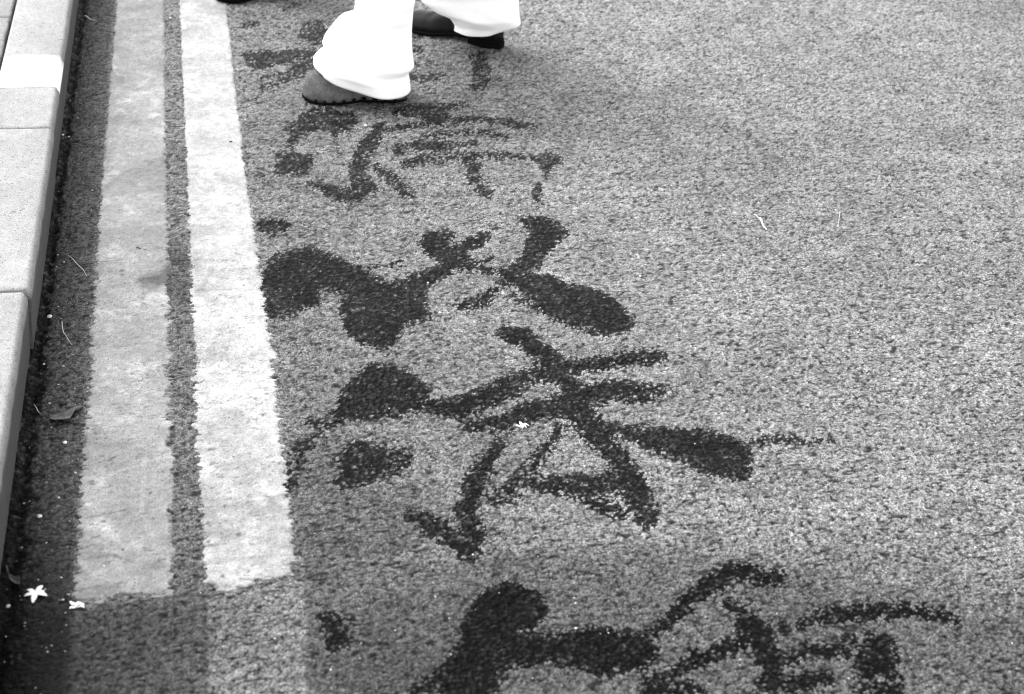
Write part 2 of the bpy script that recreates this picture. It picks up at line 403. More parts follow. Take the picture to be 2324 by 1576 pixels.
CH.append(('light water-brushed character of many thin strokes, just below the grey shoe', [
 ('p', 'a', [(360, 160), (440, 105), (530, 95), (610, 130), (690, 135), (720, 190), (690, 230), (610, 245), (590, 300), (570, 260), (560, 235), (480, 225), (400, 250), (350, 290), (310, 350), (290, 320), (320, 260), (270, 245), (280, 205), (350, 195)], .95),
 ('p', 'a', [(205, 375), (440, 385), (435, 440), (405, 520), (380, 505), (260, 510), (185, 510), (225, 430)], .95),
 ('s', 'a', [(50, 520, 10), (180, 518, 9)], .4),
 ('s', 'a', [(415, 565, 11), (500, 590, 20), (590, 630, 36), (700, 640, 45), (780, 590, 50)], .9),
 ('s', 'a', [(740, 580, 62), (725, 450, 52), (790, 340, 46), (850, 240, 34), (890, 205, 20)], .75),
 ('s', 'a', [(900, 225, 14), (1000, 215, 18), (1130, 195, 12)], .6),
 ('s', 'a', [(830, 470, 24), (920, 520, 34), (980, 570, 22)], .75),
 ('s', 'a', [(980, 590, 22), (1050, 650, 26)], .4),
 ('s', 'a', [(950, 115, 14), (1060, 115, 28), (1170, 110, 28), (1230, 90, 14), (1400, 80, 10)], .75),
 ('p', 'a', [(1120, 140), (1240, 105), (1300, 170), (1250, 205), (1170, 200)], .9),
 ('s', 'a', [(1290, 175, 14), (1450, 172, 22), (1550, 175, 14), (1620, 180, 9), (1730, 200, 28), (1830, 225, 10)], .7),
 ('s', 'a', [(970, 350, 24), (1100, 340, 34), (1300, 340, 28), (1450, 325, 12)], .8),
 ('s', 'a', [(1080, 310, 18), (1180, 260, 9)], .5),
 ('s', 'a', [(1350, 255, 10), (1500, 245, 9), (1640, 275, 12)], .45),
 ('s', 'a', [(1220, 270, 30), (1300, 250, 20)], .3),
 ('s', 'a', [(1010, 450, 12), (1120, 420, 25), (1230, 410, 18), (1340, 395, 14), (1440, 395, 18), (1620, 390, 16), (1750, 410, 9)], .7),
 ('s', 'a', [(1400, 400, 28), (1450, 480, 40), (1450, 530, 30)], .75),
 ('s', 'a', [(1490, 590, 28), (1540, 640, 22)], .75),
 ('p', 'a', [(1810, 410), (1900, 388), (1980, 400), (2005, 430), (1940, 470), (1915, 520), (1890, 540), (1880, 470)], .8),
 ('s', 'a', [(1850, 590, 20), (1840, 650, 24), (1870, 690, 8)], .45)]))
CH.append(('bold dark water-brushed character with a leaf-shaped stroke, in the middle of the column', [
 ('s', 'b', [(110, 150, 26), (170, 155, 36), (240, 150, 12)], .8),
 ('p', 'b', [(105, 430), (190, 310), (330, 280), (360, 255), (480, 310), (640, 380), (680, 430), (800, 470), (890, 450), (950, 420), (1060, 370), (1110, 400), (980, 470), (970, 540), (1000, 640), (900, 660), (840, 700), (800, 790), (740, 800), (640, 780), (560, 700), (530, 590), (560, 520), (450, 480), (400, 470), (410, 560), (300, 610), (180, 640), (130, 640)], 1.15),
 ('p', 'b', [(960, 250), (1000, 190), (1090, 180), (1130, 205), (1090, 240), (1130, 270), (1200, 230), (1280, 200), (1330, 190), (1290, 240), (1210, 280), (1200, 330), (1240, 370), (1170, 385), (1060, 380), (1050, 330), (980, 290)], 1.0),
 ('s', 'b', [(1060, 360, 20), (1200, 375, 16), (1400, 400, 11)], .55),
 ('s', 'b', [(680, 380, 8), (860, 345, 10), (900, 335, 6)], .3),
 ('s', 'b', [(1230, 355, 9), (1330, 335, 8)], .5),
 ('p', 'b', [(1500, 115), (1610, 110), (1700, 160), (1740, 185), (1690, 230), (1640, 290), (1580, 370), (1500, 410), (1440, 460), (1390, 440), (1420, 390), (1510, 330), (1530, 260), (1545, 180)], 1.05),
 ('p', 'b', [(1430, 420), (1640, 430), (1740, 480), (1850, 490), (2000, 570), (2100, 670), (2050, 710), (1950, 735), (1820, 690), (1660, 640), (1600, 580), (1530, 520)], 1.2),
 ('s', 'b', [(1430, 530, 10), (1550, 560, 12), (1620, 600, 12)], .6),
 ('s', 'b', [(1390, 460, 20), (1300, 550, 24), (1150, 590, 14)], .3)]))
CH.append(('sprawling dark water-brushed character with crossing strokes and a small white flower on it', [
 ('p', 'c', [(375, 170), (470, 180), (560, 220), (605, 280), (580, 340), (480, 370), (330, 370), (290, 380), (230, 415), (260, 350), (290, 270), (350, 215)], 1.1),
 ('s', 'c', [(150, 405, 14), (240, 405, 14)], .5),
 ('s', 'c', [(200, 440, 10), (110, 500, 22), (80, 570, 28), (60, 640, 22)], .22),
 ('p', 'c', [(240, 560), (330, 475), (430, 490), (530, 510), (550, 560), (480, 600), (370, 630), (300, 660), (240, 640), (270, 590)], .8),
 ('s', 'c', [(910, 50, 13), (1000, 70, 30), (1060, 130, 34), (1130, 190, 36), (1180, 260, 38)], 1.0),
 ('s', 'c', [(610, 330, 9), (730, 345, 34), (870, 280, 34), (1000, 225, 32), (1130, 200, 28), (1300, 165, 19), (1440, 145, 16), (1540, 140, 8)], .95),
 ('s', 'c', [(770, 405, 12), (900, 400, 26), (1060, 350, 30), (1180, 320, 48), (1300, 280, 34), (1400, 270, 18), (1520, 270, 14)], .95),
 ('s', 'c', [(1400, 290, 25), (1490, 300, 14)], .35),
 ('s', 'c', [(1180, 330, 45), (1260, 420, 34), (1330, 440, 20)], .9),
 ('p', 'c', [(1330, 415), (1420, 425), (1620, 438), (1700, 450), (1860, 490), (1875, 510), (1860, 608), (1800, 600), (1640, 555), (1500, 500), (1400, 455)], 1.2),
 ('s', 'c', [(1880, 478, 9), (1990, 462, 11), (2080, 470, 8), (2210, 464, 4)], .32),
 ('s', 'c', [(1220, 400, 30), (1300, 480, 27), (1370, 550, 34), (1420, 650, 36), (1460, 740, 44), (1480, 785, 26)], .9),
 ('s', 'c', [(1130, 430, 14), (1080, 500, 14), (1020, 570, 17), (960, 630, 16), (900, 690, 24)], .55),
 ('s', 'c', [(890, 490, 13), (840, 560, 25), (790, 650, 32), (760, 750, 36), (780, 830, 42), (780, 900, 30)], .9),
 ('s', 'c', [(550, 760, 17), (620, 800, 25), (700, 850, 30), (770, 880, 40)], .95),
 ('s', 'c', [(1000, 635, 16), (1120, 650, 25), (1220, 650, 42), (1320, 630, 40), (1400, 620, 30)], .85),
 ('s', 'c', [(1250, 700, 20), (1380, 760, 15)], .5),
 ('s', 'c', [(870, 700, 30), (940, 680, 40)], .3)]))
CH.append(('blackest water-brushed character along the bottom edge of the photo', [
 ('p', 'd', [(320, 500), (400, 490), (430, 560), (490, 540), (460, 600), (470, 670), (350, 690), (360, 600)], 1.1),
 ('p', 'd', [(1310, 360), (1400, 320), (1540, 320), (1650, 360), (1690, 430), (1640, 520), (1500, 560), (1420, 640), (1400, 850), (1330, 960), (1330, 1050), (1060, 1050), (1090, 820), (1180, 700), (1210, 560), (1250, 460)], 1.5),
 ('p', 'd', [(1300, 580), (1560, 600), (1700, 620), (1850, 600), (2000, 570), (2150, 590), (2250, 620), (2330, 650), (2380, 700), (2300, 790), (2100, 840), (1900, 790), (1750, 750), (1500, 780), (1300, 800)], 1.15),
 ('s', 'd', [(880, 960, 12), (1020, 885, 14), (1100, 820, 14)], .9),
 ('s', 'e', [(220, 530, 16), (330, 450, 24), (430, 340, 30), (530, 270, 38), (650, 205, 38), (760, 185, 30), (860, 230, 24), (930, 220, 14)], .95),
 ('s', 'e', [(650, 370, 25), (750, 440, 28)], .35),
 ('s', 'e', [(740, 480, 30), (830, 560, 58), (850, 640, 52), (880, 720, 42), (900, 820, 30)], 1.1),
 ('s', 'e', [(450, 660, 16), (500, 700, 20), (600, 640, 34), (720, 590, 28), (800, 570, 28)], .8),
 ('s', 'e', [(230, 830, 40), (350, 760, 24), (460, 700, 22)], .65),
 ('s', 'e', [(900, 700, 34), (1000, 680, 20), (1080, 630, 24), (1200, 640, 28), (1300, 640, 22), (1330, 590, 24)], .9),
 ('p', 'e', [(1430, 550), (1540, 570), (1590, 680), (1570, 780), (1450, 790), (1380, 730), (1400, 640)], .85),
 ('s', 'e', [(1060, 490, 20), (1180, 440, 28), (1300, 430, 33), (1450, 420, 28), (1600, 400, 30), (1700, 400, 22), (1850, 430, 20), (1950, 460, 9)], .8),
 ('s', 'e', [(950, 480, 14), (980, 530, 9)], .7),
 ('s', 'e', [(850, 840, 28), (1000, 825, 32), (1180, 800, 26)], .85),
 ('s', 'e', [(200, 880, 30), (420, 850, 36), (460, 900, 30)], .6),
 ('s', 'e', [(1420, 850, 36), (1600, 840, 36)], .45),
]))
wn1 = vnoise(X + 3, Y + 1, .012) - .5; wn2 = vnoise(X + 8, Y + 6, .0045) - .5; wn3 = vnoise(X, Y, .05) - .5; wn4 = rng.random(X.shape) - .5
scl = np.clip(1.0 + (Vv - 400) / 1200, .7, 2.0)
def pieces(keep, least=60):
    """connected patches of the face mask, the crumbs left out"""
    K2 = keep.reshape(NR - 1, NC - 1); rr = np.nonzero(K2.any(1))[0]; cc_ = np.nonzero(K2.any(0))[0]
    if not len(rr): return []
    r0, r1, c0, c1 = rr[0], rr[-1] + 1, cc_[0], cc_[-1] + 1
    B = K2[r0:r1, c0:c1]; L = np.where(B, np.arange(1, B.size + 1).reshape(B.shape), 0)
    while True:
        P = np.pad(L, 1); N = L.copy()
        for _ in range(1):
            for i in (0, 1, 2):
                for j in (0, 1, 2): N = np.maximum(N, P[i:i + L.shape[0], j:j + L.shape[1]])
        N = np.where(B, N, 0)
        # jump along labels
        fl = np.concatenate([[0], N.ravel()]); N2 = fl[N]; N2 = np.maximum(N2, fl[N2])
        if (N2 == L).all(): break
        L = N2
    out = []; u_, n_ = np.unique(L[L > 0], return_counts=True)
    for a_, b_ in zip(u_, n_):
        if b_ < least: continue
        M = np.zeros(K2.shape, bool); M[r0:r1, c0:c1] = L == a_; out.append(M.ravel())
    return out
for (label, strokes), soak in zip(CH, (4.6, 3.6, 2.3, 2.0, .9)):
    root = None; first = True
    allp = []
    cx = np.mean([P_(s[1], [p[:2] for p in s[2]])[0][0] for s in strokes]); cy = np.mean([P_(s[1], [p[:2] for p in s[2]])[0][1] for s in strokes])
    g0 = G(cx, cy)
    root = empty('brushed_character', (0, 0, 0))
    tag(root, label, 'brush writing', 'water-brushed characters on the asphalt')
    ws = []; tot = np.full(X.shape, -9.0)
    for kd, z, pts, wet in strokes:
        P2 = P_(z, pts) if kd == 'p' else S_(z, pts)
        a = np.array([p[:2] for p in P2]); m = 60
        box = (U > a[:, 0].min() - m) & (U < a[:, 0].max() + m) & (Vv > a[:, 1].min() - m) & (Vv < a[:, 1].max() + m)
        ii = np.nonzero(box)[0]
        if not len(ii): continue
        sc = scl[ii]
        d = (sd_poly if kd == 'p' else sd_stroke)(P2, U[ii], Vv[ii])
        d = d + sc * (8 * wn1[ii] + 8 * wn2[ii] + 6 * wn3[ii] - .5)
        edge = np.clip(d / (8 * sc), -2, 1); wet = wet + .08
        w = np.full(X.shape, -9.0)
        w[ii] = (edge * .85 + (wet - 1) * .75 + .36 - 2.5 * np.clip(HN[ii] - .36, -.22, 1) * (1.5 - .6 * wet)
                 - 2.0 * wn2[ii] * (1.35 - .55 * wet) - 1.2 * wn1[ii] * (1.25 - .7 * wet) - 1.0 * wn4[ii] * (1.3 - .55 * wet))
        ws.append(w); tot = np.maximum(tot, w)
    damp = soak * (1.0 + 2.6 * (1 - sm(tot, -.2, 1.0)) ** 1.2) * (.25 + 2.2 * np.clip(HN - .10, 0, 1)) * (.62 + .8 * vnoise(X + 2, Y + 2, .028)) * (.75 + .5 * vnoise(X, Y + 7, .010))
    for k, w in enumerate(ws):
        z_ = H + np.clip(w * .0012, -.0015, .00030 + .00003 * k)
        keep = (w > -.75)[Q].all(1) & (w > -.25)[Q].any(1)
        for part in pieces(keep): grid_obj('brush_stroke', np.stack([X, Y, z_], -1), Q[part], M_WET, root, {'stone': SH, 'tone': damp})

# ------------------------------------------------------------------ kerb and pavement
KZ = .140
kt = G(86, 444, KZ)[0]; kf = G(100, 444, KZ - .013)[0]
kin = np.mean([G(41, 0, KZ)[0], G(15, 75, KZ)[0], G(1, 150, KZ)[0]])
print('kerb face', kf, 'base', KB, 'top edge', kt, 'inner', kin)
j1 = G(60, 290, KZ)[1]; j2 = G(35, 659, KZ)[1]
print('joints', j1, j2, 'length', j1 - j2)
kerb = empty('kerb', (float(kf), float(j1), 0)); kerb['kind'] = 'structure'; kerb['label'] = 'pale concrete kerb with chamfered edge'
def kerb_stone(ya, yb, off=0.0, seed=0, z=0.0):
    """stone between ya and yb with worn chamfered arris; ends rounded"""
    foot = KB + off - .004; face = kf + off; edge = kt + off
    prof = [(foot, -.09), (foot, .0), (foot + .25 * (face - foot), .035), (face + .1 * (foot - face), .10), (face, KZ - .014), (face - .0035, KZ - .0085), (edge + .0035, KZ - .0016), (edge - .002, KZ), (edge - .04, KZ), (edge - .09, KZ), (kin + .009, KZ), (kin + .004, KZ - .001), (kin + .001, KZ - .005), (kin, -.09)]
    n = 90; V = []; F = []
    r = np.random.default_rng(seed)
    yy = np.concatenate([[ya, ya + .001, ya + .003, ya + .006], np.linspace(ya + .012, yb - .012, n), [yb - .006, yb - .003, yb - .001, yb]])
    wv = vnoise(yy * 0 + seed, yy + seed * 3, .03) - .5
    for k, y in enumerate(yy):
        e = min(y - ya, yb - y); rd = .004 * (1 - min(1, e / .006)) ** 2
        for (px, pz) in prof:
            top = pz > .1
            V.append((px + (wv[k] * .0016 - rd if pz > .05 and px > kin + .02 else rd * .5 if px < kin + .02 else 0) - (float(kf)), y - float(j1), pz - (rd if top else 0) + z))
    m = len(prof)
    for k in range(len(yy) - 1):
        for i in range(m - 1):
            F.append((k * m + i, k * m + i + 1, (k + 1) * m + i + 1, (k + 1) * m + i))
    F.append(tuple(range(m - 1, -1, -1))); F.append(tuple(range((len(yy) - 1) * m, len(yy) * m)))
    return mesh_obj('kerb_stone', V, F, M_KERB, kerb)
LEN = j1 - j2
st_a = kerb_stone(j1 + .0020, j1 + LEN * 1.45, 0, 3)
kerb_stone(j2 + .0042, j1 - .0020, .002, 8)
kerb_stone(j2 - LEN, j2 - .0042, -.0035, 5)
kerb_stone(j2 - 2 * LEN, j2 - LEN - .003, 0, 6)
for k in range(3): kerb_stone(j1 + LEN * (1.45 + k) + .003, j1 + LEN * (2.45 + k), 0, 20 + k)
# joint dirt bed
bed = mesh_obj('joint_bed', [(kin - .3 - kf, j2 - 2 * LEN - j1, .085), (kf - .012 - kf, j2 - 2 * LEN - j1, .085), (kf - .012 - kf, 4 * LEN, .085), (kin - .3 - kf, 4 * LEN, .085)], [(0, 1, 2, 3)], M_GROUT, kerb)
# white painted band on the far stone, over top and chamfer
pa, pb = G(70, 199, KZ)[1], G(75, 124, KZ)[1]
def band():
    prof = [(kf - .0001, KZ - .020), (kf - .0001, KZ - .014), (kf - .0035, KZ - .0085), (kt + .0035, KZ - .0016), (kt - .002, KZ), (kt - .06, KZ), (kt - .11, KZ), (kin + .009, KZ), (kin + .004, KZ - .001)]
    n = 50; V = []; F = []
    for k in range(n):
        t = k / (n - 1)
        for i, (px, pz) in enumerate(prof):
            w = (vnoise(np.array([px * 8 + 3.0]), np.array([1.0]), .05)[0] - .5)
            fr = vnoise(np.array([px + 1.0]), np.array([7.0]), .01)[0] - .5
            y = pa + .002 * fr + (pb + .014 * w + .012 * fr - pa) * t
            if i < 4: y = min(y, pb - .030 + .004 * i)
            fade = (k > n - 9) and ((k * 7 + i * 13) % 5 < (k - n + 9) * .5)
            V.append((px + (.0007 if i < 4 else 0) - kf, y - j1, pz + (.0007 if i >= 3 else .0002)))
    m = len(prof)
    for k in range(n - 1):
        for i in range(m - 1): F.append((k * m + i, k * m + i + 1, (k + 1) * m + i + 1, (k + 1) * m + i))
    o = mesh_obj('paint_band', V, F, M_BAND, st_a)
    at = o.data.attributes.new('fade', 'FLOAT', 'POINT'); at.data.foreach_set('value', [max(0.0, min(1.0, (n - 1 - i // m) / 16.0)) for i in range(n * m)]); o['label'] = 'bright white painted band across the kerb'
band()
# pavement slabs left of the kerb
pav = empty('pavement', (float(kin), float(j1), 0)); pav['kind'] = 'structure'; pav['label'] = 'pale paving beside the kerb'
jy = G(25, 38, KZ)[1]
def slab(xa, xb, ya, yb, jag):
    V = []; F = []; n = 40
    for k in range(n):
        y = ya + (yb - ya) * k / (n - 1); e = min(y - ya, yb - y)
        rd = .004 * (1 - min(1, e / .01)) ** 2
        jx = (vnoise(np.array([0.0 + jag]), np.array([y]), .02)[0]) * .005
        for (px, pz) in ((xa, 0), (xa, KZ - .003), (xa + .004, KZ), (xa + (xb - xa) * .5, KZ + .0005), (xb - .005 - jx, KZ), (xb - jx, KZ - .004), (xb - jx, 0)):
            V.append((px - kin, y - j1, pz - (rd if pz > .1 else 0)))
    m = 7
    for k in range(n - 1):
        for i in range(m - 1): F.append((k * m + i, k * m + i + 1, (k + 1) * m + i + 1, (k + 1) * m + i))
    F.append(tuple(range(m - 1, -1, -1))); F.append(tuple(range((n - 1) * m, n * m)))
    mesh_obj('paving_slab', V, F, M_KERB, pav)
for c in range(4):
    for r_ in range(-8, 6):
        slab(kin - .004 - .30 * (c + 1) + .003, kin - .004 - .30 * c, jy + .30 * r_ + .002, jy + .30 * (r_ + 1) - .002, c + r_ * .37)
sh_ = mesh_obj('pavement_base', [(-50, -50, .05), (kin - .05, -50, .05), (kin - .05, 50, .05), (-50, 50, .05)], [(0, 1, 2, 3)], M_FAR, None); sh_['kind'] = 'structure'

# ------------------------------------------------------------------ shoes
def shoe(root, toe, heel, wid, mats, heel_block=0.0, arch=.2, side=1, high=.085, sole_t=.016, lugs=False, lab=None, prof=None):
    """toe / heel: ground points.  local x runs heel->toe"""
    toe = np.array(toe[:2]); heel = np.array(heel[:2]); L = np.linalg.norm(toe - heel)
    ex = (toe - heel) / L; ey = np.array((-ex[1], ex[0])) * side
    def W(x, y, z): p = heel + ex * x + ey * y; return (p[0] - root.location.x, p[1] - root.location.y, z + .0035)
    def half(t):      # (inner side, outer side) half widths
        T = [0, .015, .06, .15, .30, .45, .62, .75, .86, .94, .985, 1]
        O = [.02, .28, .46, .62, .66, .72, .90, .98, .88, .62, .30, .02]
        I = [.02, .28, .46, .60, .62 - .3 * arch, .62 - .5 * arch, .80, .88, .80, .58, .28, .02]
        return np.interp(t, T, I) * wid / 2, np.interp(t, T, O) * wid / 2
    ts = np.concatenate([[0, .006, .02, .045], np.linspace(.08, .92, 26), [.955, .98, .994, 1.0]])
    # upper
    V = []; F = []; n = 28
    for t in ts:
        hi, ho = half(t)
        top = np.interp(t, [0, .04, .1, .3, .42, .55, .7, .85, .95, 1], prof or [.45, .8, .98, 1.05, .95, .74, .60, .55, .42, .18]) * high
        bot = sole_t - .001 + heel_block * np.interp(t, [0, .3, .5, 1], [1, 1, .25, 0])
        for i in range(n):
            a = 2 * math.pi * i / n
            c, s_ = math.cos(a), math.sin(a)
            yy = (ho if c > 0 else hi) * (abs(c) ** .75) * (1 if c > 0 else -1) * (1.0 if s_ < 0 else 1 - .18 * s_)
            zz = bot + (top * (abs(s_) ** .8) if s_ > 0 else -.0)
            crease = -.0055 * math.exp(-((t - .66 + .05 * c) / .012) ** 2) * max(0, s_) + .0025 * math.exp(-((t - .70 + .05 * c) / .02) ** 2) * max(0, s_)
            V.append(W(t * L, yy, zz + crease + heel_block * 0))
    for k in range(len(ts) - 1):
        for i in range(n): F.append((k * n + i, k * n + (i + 1) % n, (k + 1) * n + (i + 1) % n, (k + 1) * n + i))
    F.append(tuple(range(n))); F.append(tuple(range((len(ts) - 1) * n, len(ts) * n)))
    so = mesh_obj('shoe', V, F, mats[0], root)
    if lab: so['label'] = lab
    # sole plate following the foot
    V = []; F = []
    for t in ts:
        hi, ho = half(t)
        lift = heel_block * np.interp(t, [0, .28, .5, .7, 1], [1, 1, .45, 0, .1]) + .006 * max(0, (t - .88) / .12)
        for (yy, zz) in ((-hi - .003, 0.003), (-hi - .0035, sole_t * .6), (-hi - .001, sole_t), (ho + .001, sole_t), (ho + .0035, sole_t * .6), (ho + .003, 0.003), (ho - .002, 0), (-hi + .002, 0)):
            V.append(W(t * L * 1.012 - .0015, yy, zz + lift))
    m = 8
    for k in range(len(ts) - 1):
        for i in range(m): F.append((k * m + i, k * m + (i + 1) % m, (k + 1) * m + (i + 1) % m, (k + 1) * m + i))
    F.append(tuple(range(m))); F.append(tuple(range((len(ts) - 1) * m, len(ts) * m)))
    sl = mesh_obj('sole', V, F, mats[1], so)
    if heel_block:
        V = []; F = []; hs = np.linspace(0, .30, 8)
        for t in hs:
            hi, ho = half(max(t, .012))
            for (yy, zz) in ((-hi, 0), (-hi - .001, heel_block + .003), (ho + .001, heel_block + .003), (ho, 0)): V.append(W(t * L, yy, zz))
        for k in range(len(hs) - 1):
            for i in range(4): F.append((k * 4 + i, k * 4 + (i + 1) % 4, (k + 1) * 4 + (i + 1) % 4, (k + 1) * 4 + i))
        F.append((0, 1, 2, 3)); F.append(tuple(range((len(hs) - 1) * 4, len(hs) * 4)))
        mesh_obj('heel', V, F, mats[1], so, smooth=False)
    if lugs:
        # dark round studs standing out of the grey side wall, at the edge the camera sees
        for t in lugs:
            hi, ho = half(t[0]); V = []; F = []
            c0 = W(t[0] * L, -(hi + .0035) if t[2] < 0 else (ho + .0035), .0075 + t[1] * .6)
            for k in range(7):
                for i in range(10):
                    la = math.pi * (k / 6 - .5); lo = 2 * math.pi * i / 10
                    V.append((c0[0] + t[1] * 1.2 * math.cos(la) * math.cos(lo), c0[1] + t[1] * 1.4 * math.cos(la) * math.sin(lo), c0[2] + t[1] * 1.25 * math.sin(la)))
            for k in range(6):
                for i in range(10): F.append((k * 10 + i, k * 10 + (i + 1) % 10, (k + 1) * 10 + (i + 1) % 10, (k + 1) * 10 + i))
            mesh_obj('stud', V, F, M_SOLE, sl)
    return so

toeF, heelF = G(687, 227), G(922, 227)
pr = empty('person', (float(heelF[0]), float(heelF[1]), 0))
tag(pr, 'person in wide white trousers and a grey shoe, walking over the brush writing', 'person')
lug = [(.97, .0032, -1), (.885, .0044, -1), (.80, .0038, -1), (.71, .0038, -1), (.615, .0044, -1), (.515, .0048, -1), (.42, .0060, -1), (.315, .0062, -1), (.21, .0052, -1), (.12, .0032, -1)]
# side facing the camera: choose sign so that it is nearer
exd = (toeF - heelF)[:2]; eyd = np.array((-exd[1], exd[0])); sgn = 1 if eyd[1] > 0 else -1
shoe(pr, toeF, heelF, .112, (M_SUEDE, M_SOLE), 0, .25, sgn, .088, .008, lug, 'grey suede shoe with dark studs along its welt, toe to the left', [.45, .8, .98, 1.0, .95, .9, .88, .86, .80, .30])
toeR, heelR = G(912, 58), G(1140, 112)
shoe(pr, toeR, heelR, .118, (M_BLACK, M_SOLE), .016, .5, sgn, .080, .012, None, 'black heeled shoe of the rear foot')

# ------------------------------------------------------------------ trousers
VIEW = nrm(np.array((ROT @ np.array((0, 0, -1)))[:2].tolist() + [0]))       # level direction of sight
def on_plane(u, v, pt):
    """place on the upright plane through pt, square to the level sight direction"""
    d = ROT @ np.array((u - 1162.0, 788.0 - v, -FOC))
    t = ((pt - LOC) @ VIEW) / (d @ VIEW)
    return LOC + d * t
def leg(rings, pt, top_c, name='trousers', sag=None, knee=None):
    n = 72; V = []; F = []
    data = [(on_plane(*L, pt), on_plane(*R, pt), dpt) for L, R, dpt in rings]
    # carry on up to the hip
    cL, cR, dd = data[-1]; c = (cL + cR) / 2; r0 = np.linalg.norm(cR - cL) / 2; z0 = c[2]
    ax = (cR - cL) / np.linalg.norm(cR - cL)
    for k, (f, rr, dp) in enumerate(((.12, 1.0, .065), (.35, 1.04, .07), (.6, 1.15, .085), (.85, 1.3, .10), (1.0, 1.35, .11))):
        cc = c + (top_c - c) * f; cc[2] = z0 + (.92 - z0) * f
        if knee is not None: cc = cc + knee * math.sin(math.pi * f) * .10
        data.append((cc - ax * r0 * rr, cc + ax * r0 * rr, dp))
    # resample with smooth interpolation
    A = np.array([np.concatenate([d[0], d[1], [d[2]]]) for d in data]); K = len(A)
    tt_ = np.linspace(0, K - 1, (K - 1) * 6 + 1); out = []
    for t in tt_:
        i = min(int(t), K - 2); f = t - i
        p0, p1, p2, p3 = A[max(i - 1, 0)], A[i], A[i + 1], A[min(i + 2, K - 1)]
        cr = .5 * ((2 * p1) + (-p0 + p2) * f + (2 * p0 - 5 * p1 + 4 * p2 - p3) * f ** 2 + (-p0 + 3 * p1 - 3 * p2 + p3) * f ** 3)
        li = p1 + (p2 - p1) * f
        out.append(.45 * cr + .55 * li)
    for k, o in enumerate(out):
        Lp, Rp, dp = o[:3], o[3:6], o[6]
        c = (Lp + Rp) / 2; hx = (Rp - Lp) / 2
        for i in range(n):
            a = 2 * math.pi * i / n
            fold = 1 + (.05 * math.sin(3 * a + k * .22) + .03 * math.sin(7 * a - k * .3)) * math.exp(-k / 26.0) * abs(math.sin(a))
            ca = math.copysign(abs(math.cos(a)) ** .85, math.cos(a))
            V.append(c + hx * ca - VIEW * dp * math.sin(a) * fold + np.array((0, 0, sag(a) if (sag and k < 4) else 0)) * max(0, 1 - k / 4))
    for k in range(len(out) - 1):
        for i in range(n): F.append((k * n + i, k * n + (i + 1) % n, (k + 1) * n + (i + 1) % n, (k + 1) * n + i))
    return V, F, n, len(out)
ptF = G(826, 224)
ptR = G(1090, 112)
hip = (ptF + ptR) / 2
ax = nrm(np.cross(VIEW, (0, 0, 1)))
ringsF = [((712, 137), (931, 206), .10), ((713, 128), (929, 186), .104), ((722, 118), (926, 165), .098), ((738, 106), (939, 152), .092), ((733, 92), (936, 128), .088), ((741, 74), (934, 98), .082), ((760, 50), (934, 70), .078), ((772, 38), (935, 55), .074), ((800, 31), (936, 42), .072), ((806, 14), (938, 20), .070), ((806, -5), (941, -5), .068)]
V1, F1, n1, k1 = leg(ringsF, ptF, hip - ax * .07, sag=lambda a: -.014 * max(0, math.sin(a)) ** 2 * (1 if math.cos(a) > -.7 else .4), knee=-ax * 1.0)
ringsR = [((1031, 70), (1140, 71), .045), ((1032, 56), (1180, 56), .050), ((1018, 36), (1179, 40), .066), ((985, 22), (1178, 28), .068), ((958, 2), (1177, 5), .068), ((950, -16), (1176, -16), .068)]
V2, F2, n2, k2 = leg(ringsR, ptR, hip + ax * .07, sag=lambda a: .004 * math.sin(3 * a), knee=-ax * .6)
off = np.array([pr.location.x, pr.location.y, 0])
nv = len(V1)
VT = [v - off for v in V1] + [v - off for v in V2]
FT = F1 + [tuple(i + nv for i in f) for f in F2]
# waist cap: seat of the trousers
W0 = []
for k, (z, sx, sy) in enumerate(((.80, .10, .10), (.84, .175, .12), (.92, .175, .12), (1.02, .155, .105), (1.04, .15, .10))):
    for i in range(48):
        a = 2 * math.pi * i / 48; p = hip + ax * sx * math.cos(a) + VIEW * sy * math.sin(a); W0.append(np.array((p[0], p[1], z)) - off)
b0 = len(VT); VT += W0
for k in range(4):
    for i in range(48): FT.append((b0 + k * 48 + i, b0 + k * 48 + (i + 1) % 48, b0 + (k + 1) * 48 + (i + 1) % 48, b0 + (k + 1) * 48 + i))
FT.append(tuple(b0 + i for i in range(48))); FT.append(tuple(b0 + 4 * 48 + i for i in range(48)))
tr = mesh_obj('trousers', VT, FT, M_CLOTH, pr)
tr['label'] = 'wide white trousers draping over both shoes'
sol = tr.modifiers.new('cloth', 'SOLIDIFY'); sol.thickness = .0015; sol.offset = 0
# ankles inside the cuffs, one continuous body piece from ankle to hip
def tube(path, n=20):
    V = []; F = []
    for (p, r) in path:
        for i in range(n):
            a = 2 * math.pi * i / n; V.append((p[0] + r * math.cos(a) - off[0], p[1] + r * math.sin(a) - off[1], p[2]))
    for k in range(len(path) - 1):
        for i in range(n): F.append((k * n + i, k * n + (i + 1) % n, (k + 1) * n + (i + 1) % n, (k + 1) * n + i))
    F.append(tuple(range(n))); F.append(tuple(range((len(path) - 1) * n, len(path) * n)))
    return V, F
aF = heelF + (toeF - heelF) * .27; aR = heelR + (toeR - heelR) * .27
Vb, Fb = [], []
for a_, s_ in ((aF, -1), (aR, 1)):
    top = hip + ax * .07 * s_
    b_ = a_ if s_ < 0 else (a_ + ptR) / 2
    mid = lambda f, z: np.array((*((b_ if z > .1 else a_) + (top - (b_ if z > .1 else a_)) * f)[:2], z))
    v_, f_ = tube([(mid(0, .05), .026), (mid(.04, .12), .027), (mid(.2, .26), .036), (mid(.42, .46), .042), (mid(.7, .66), .05), (mid(1, .86), .065)])
    b = len(Vb); Vb += v_; Fb += [tuple(i + b for i in f) for f in f_]
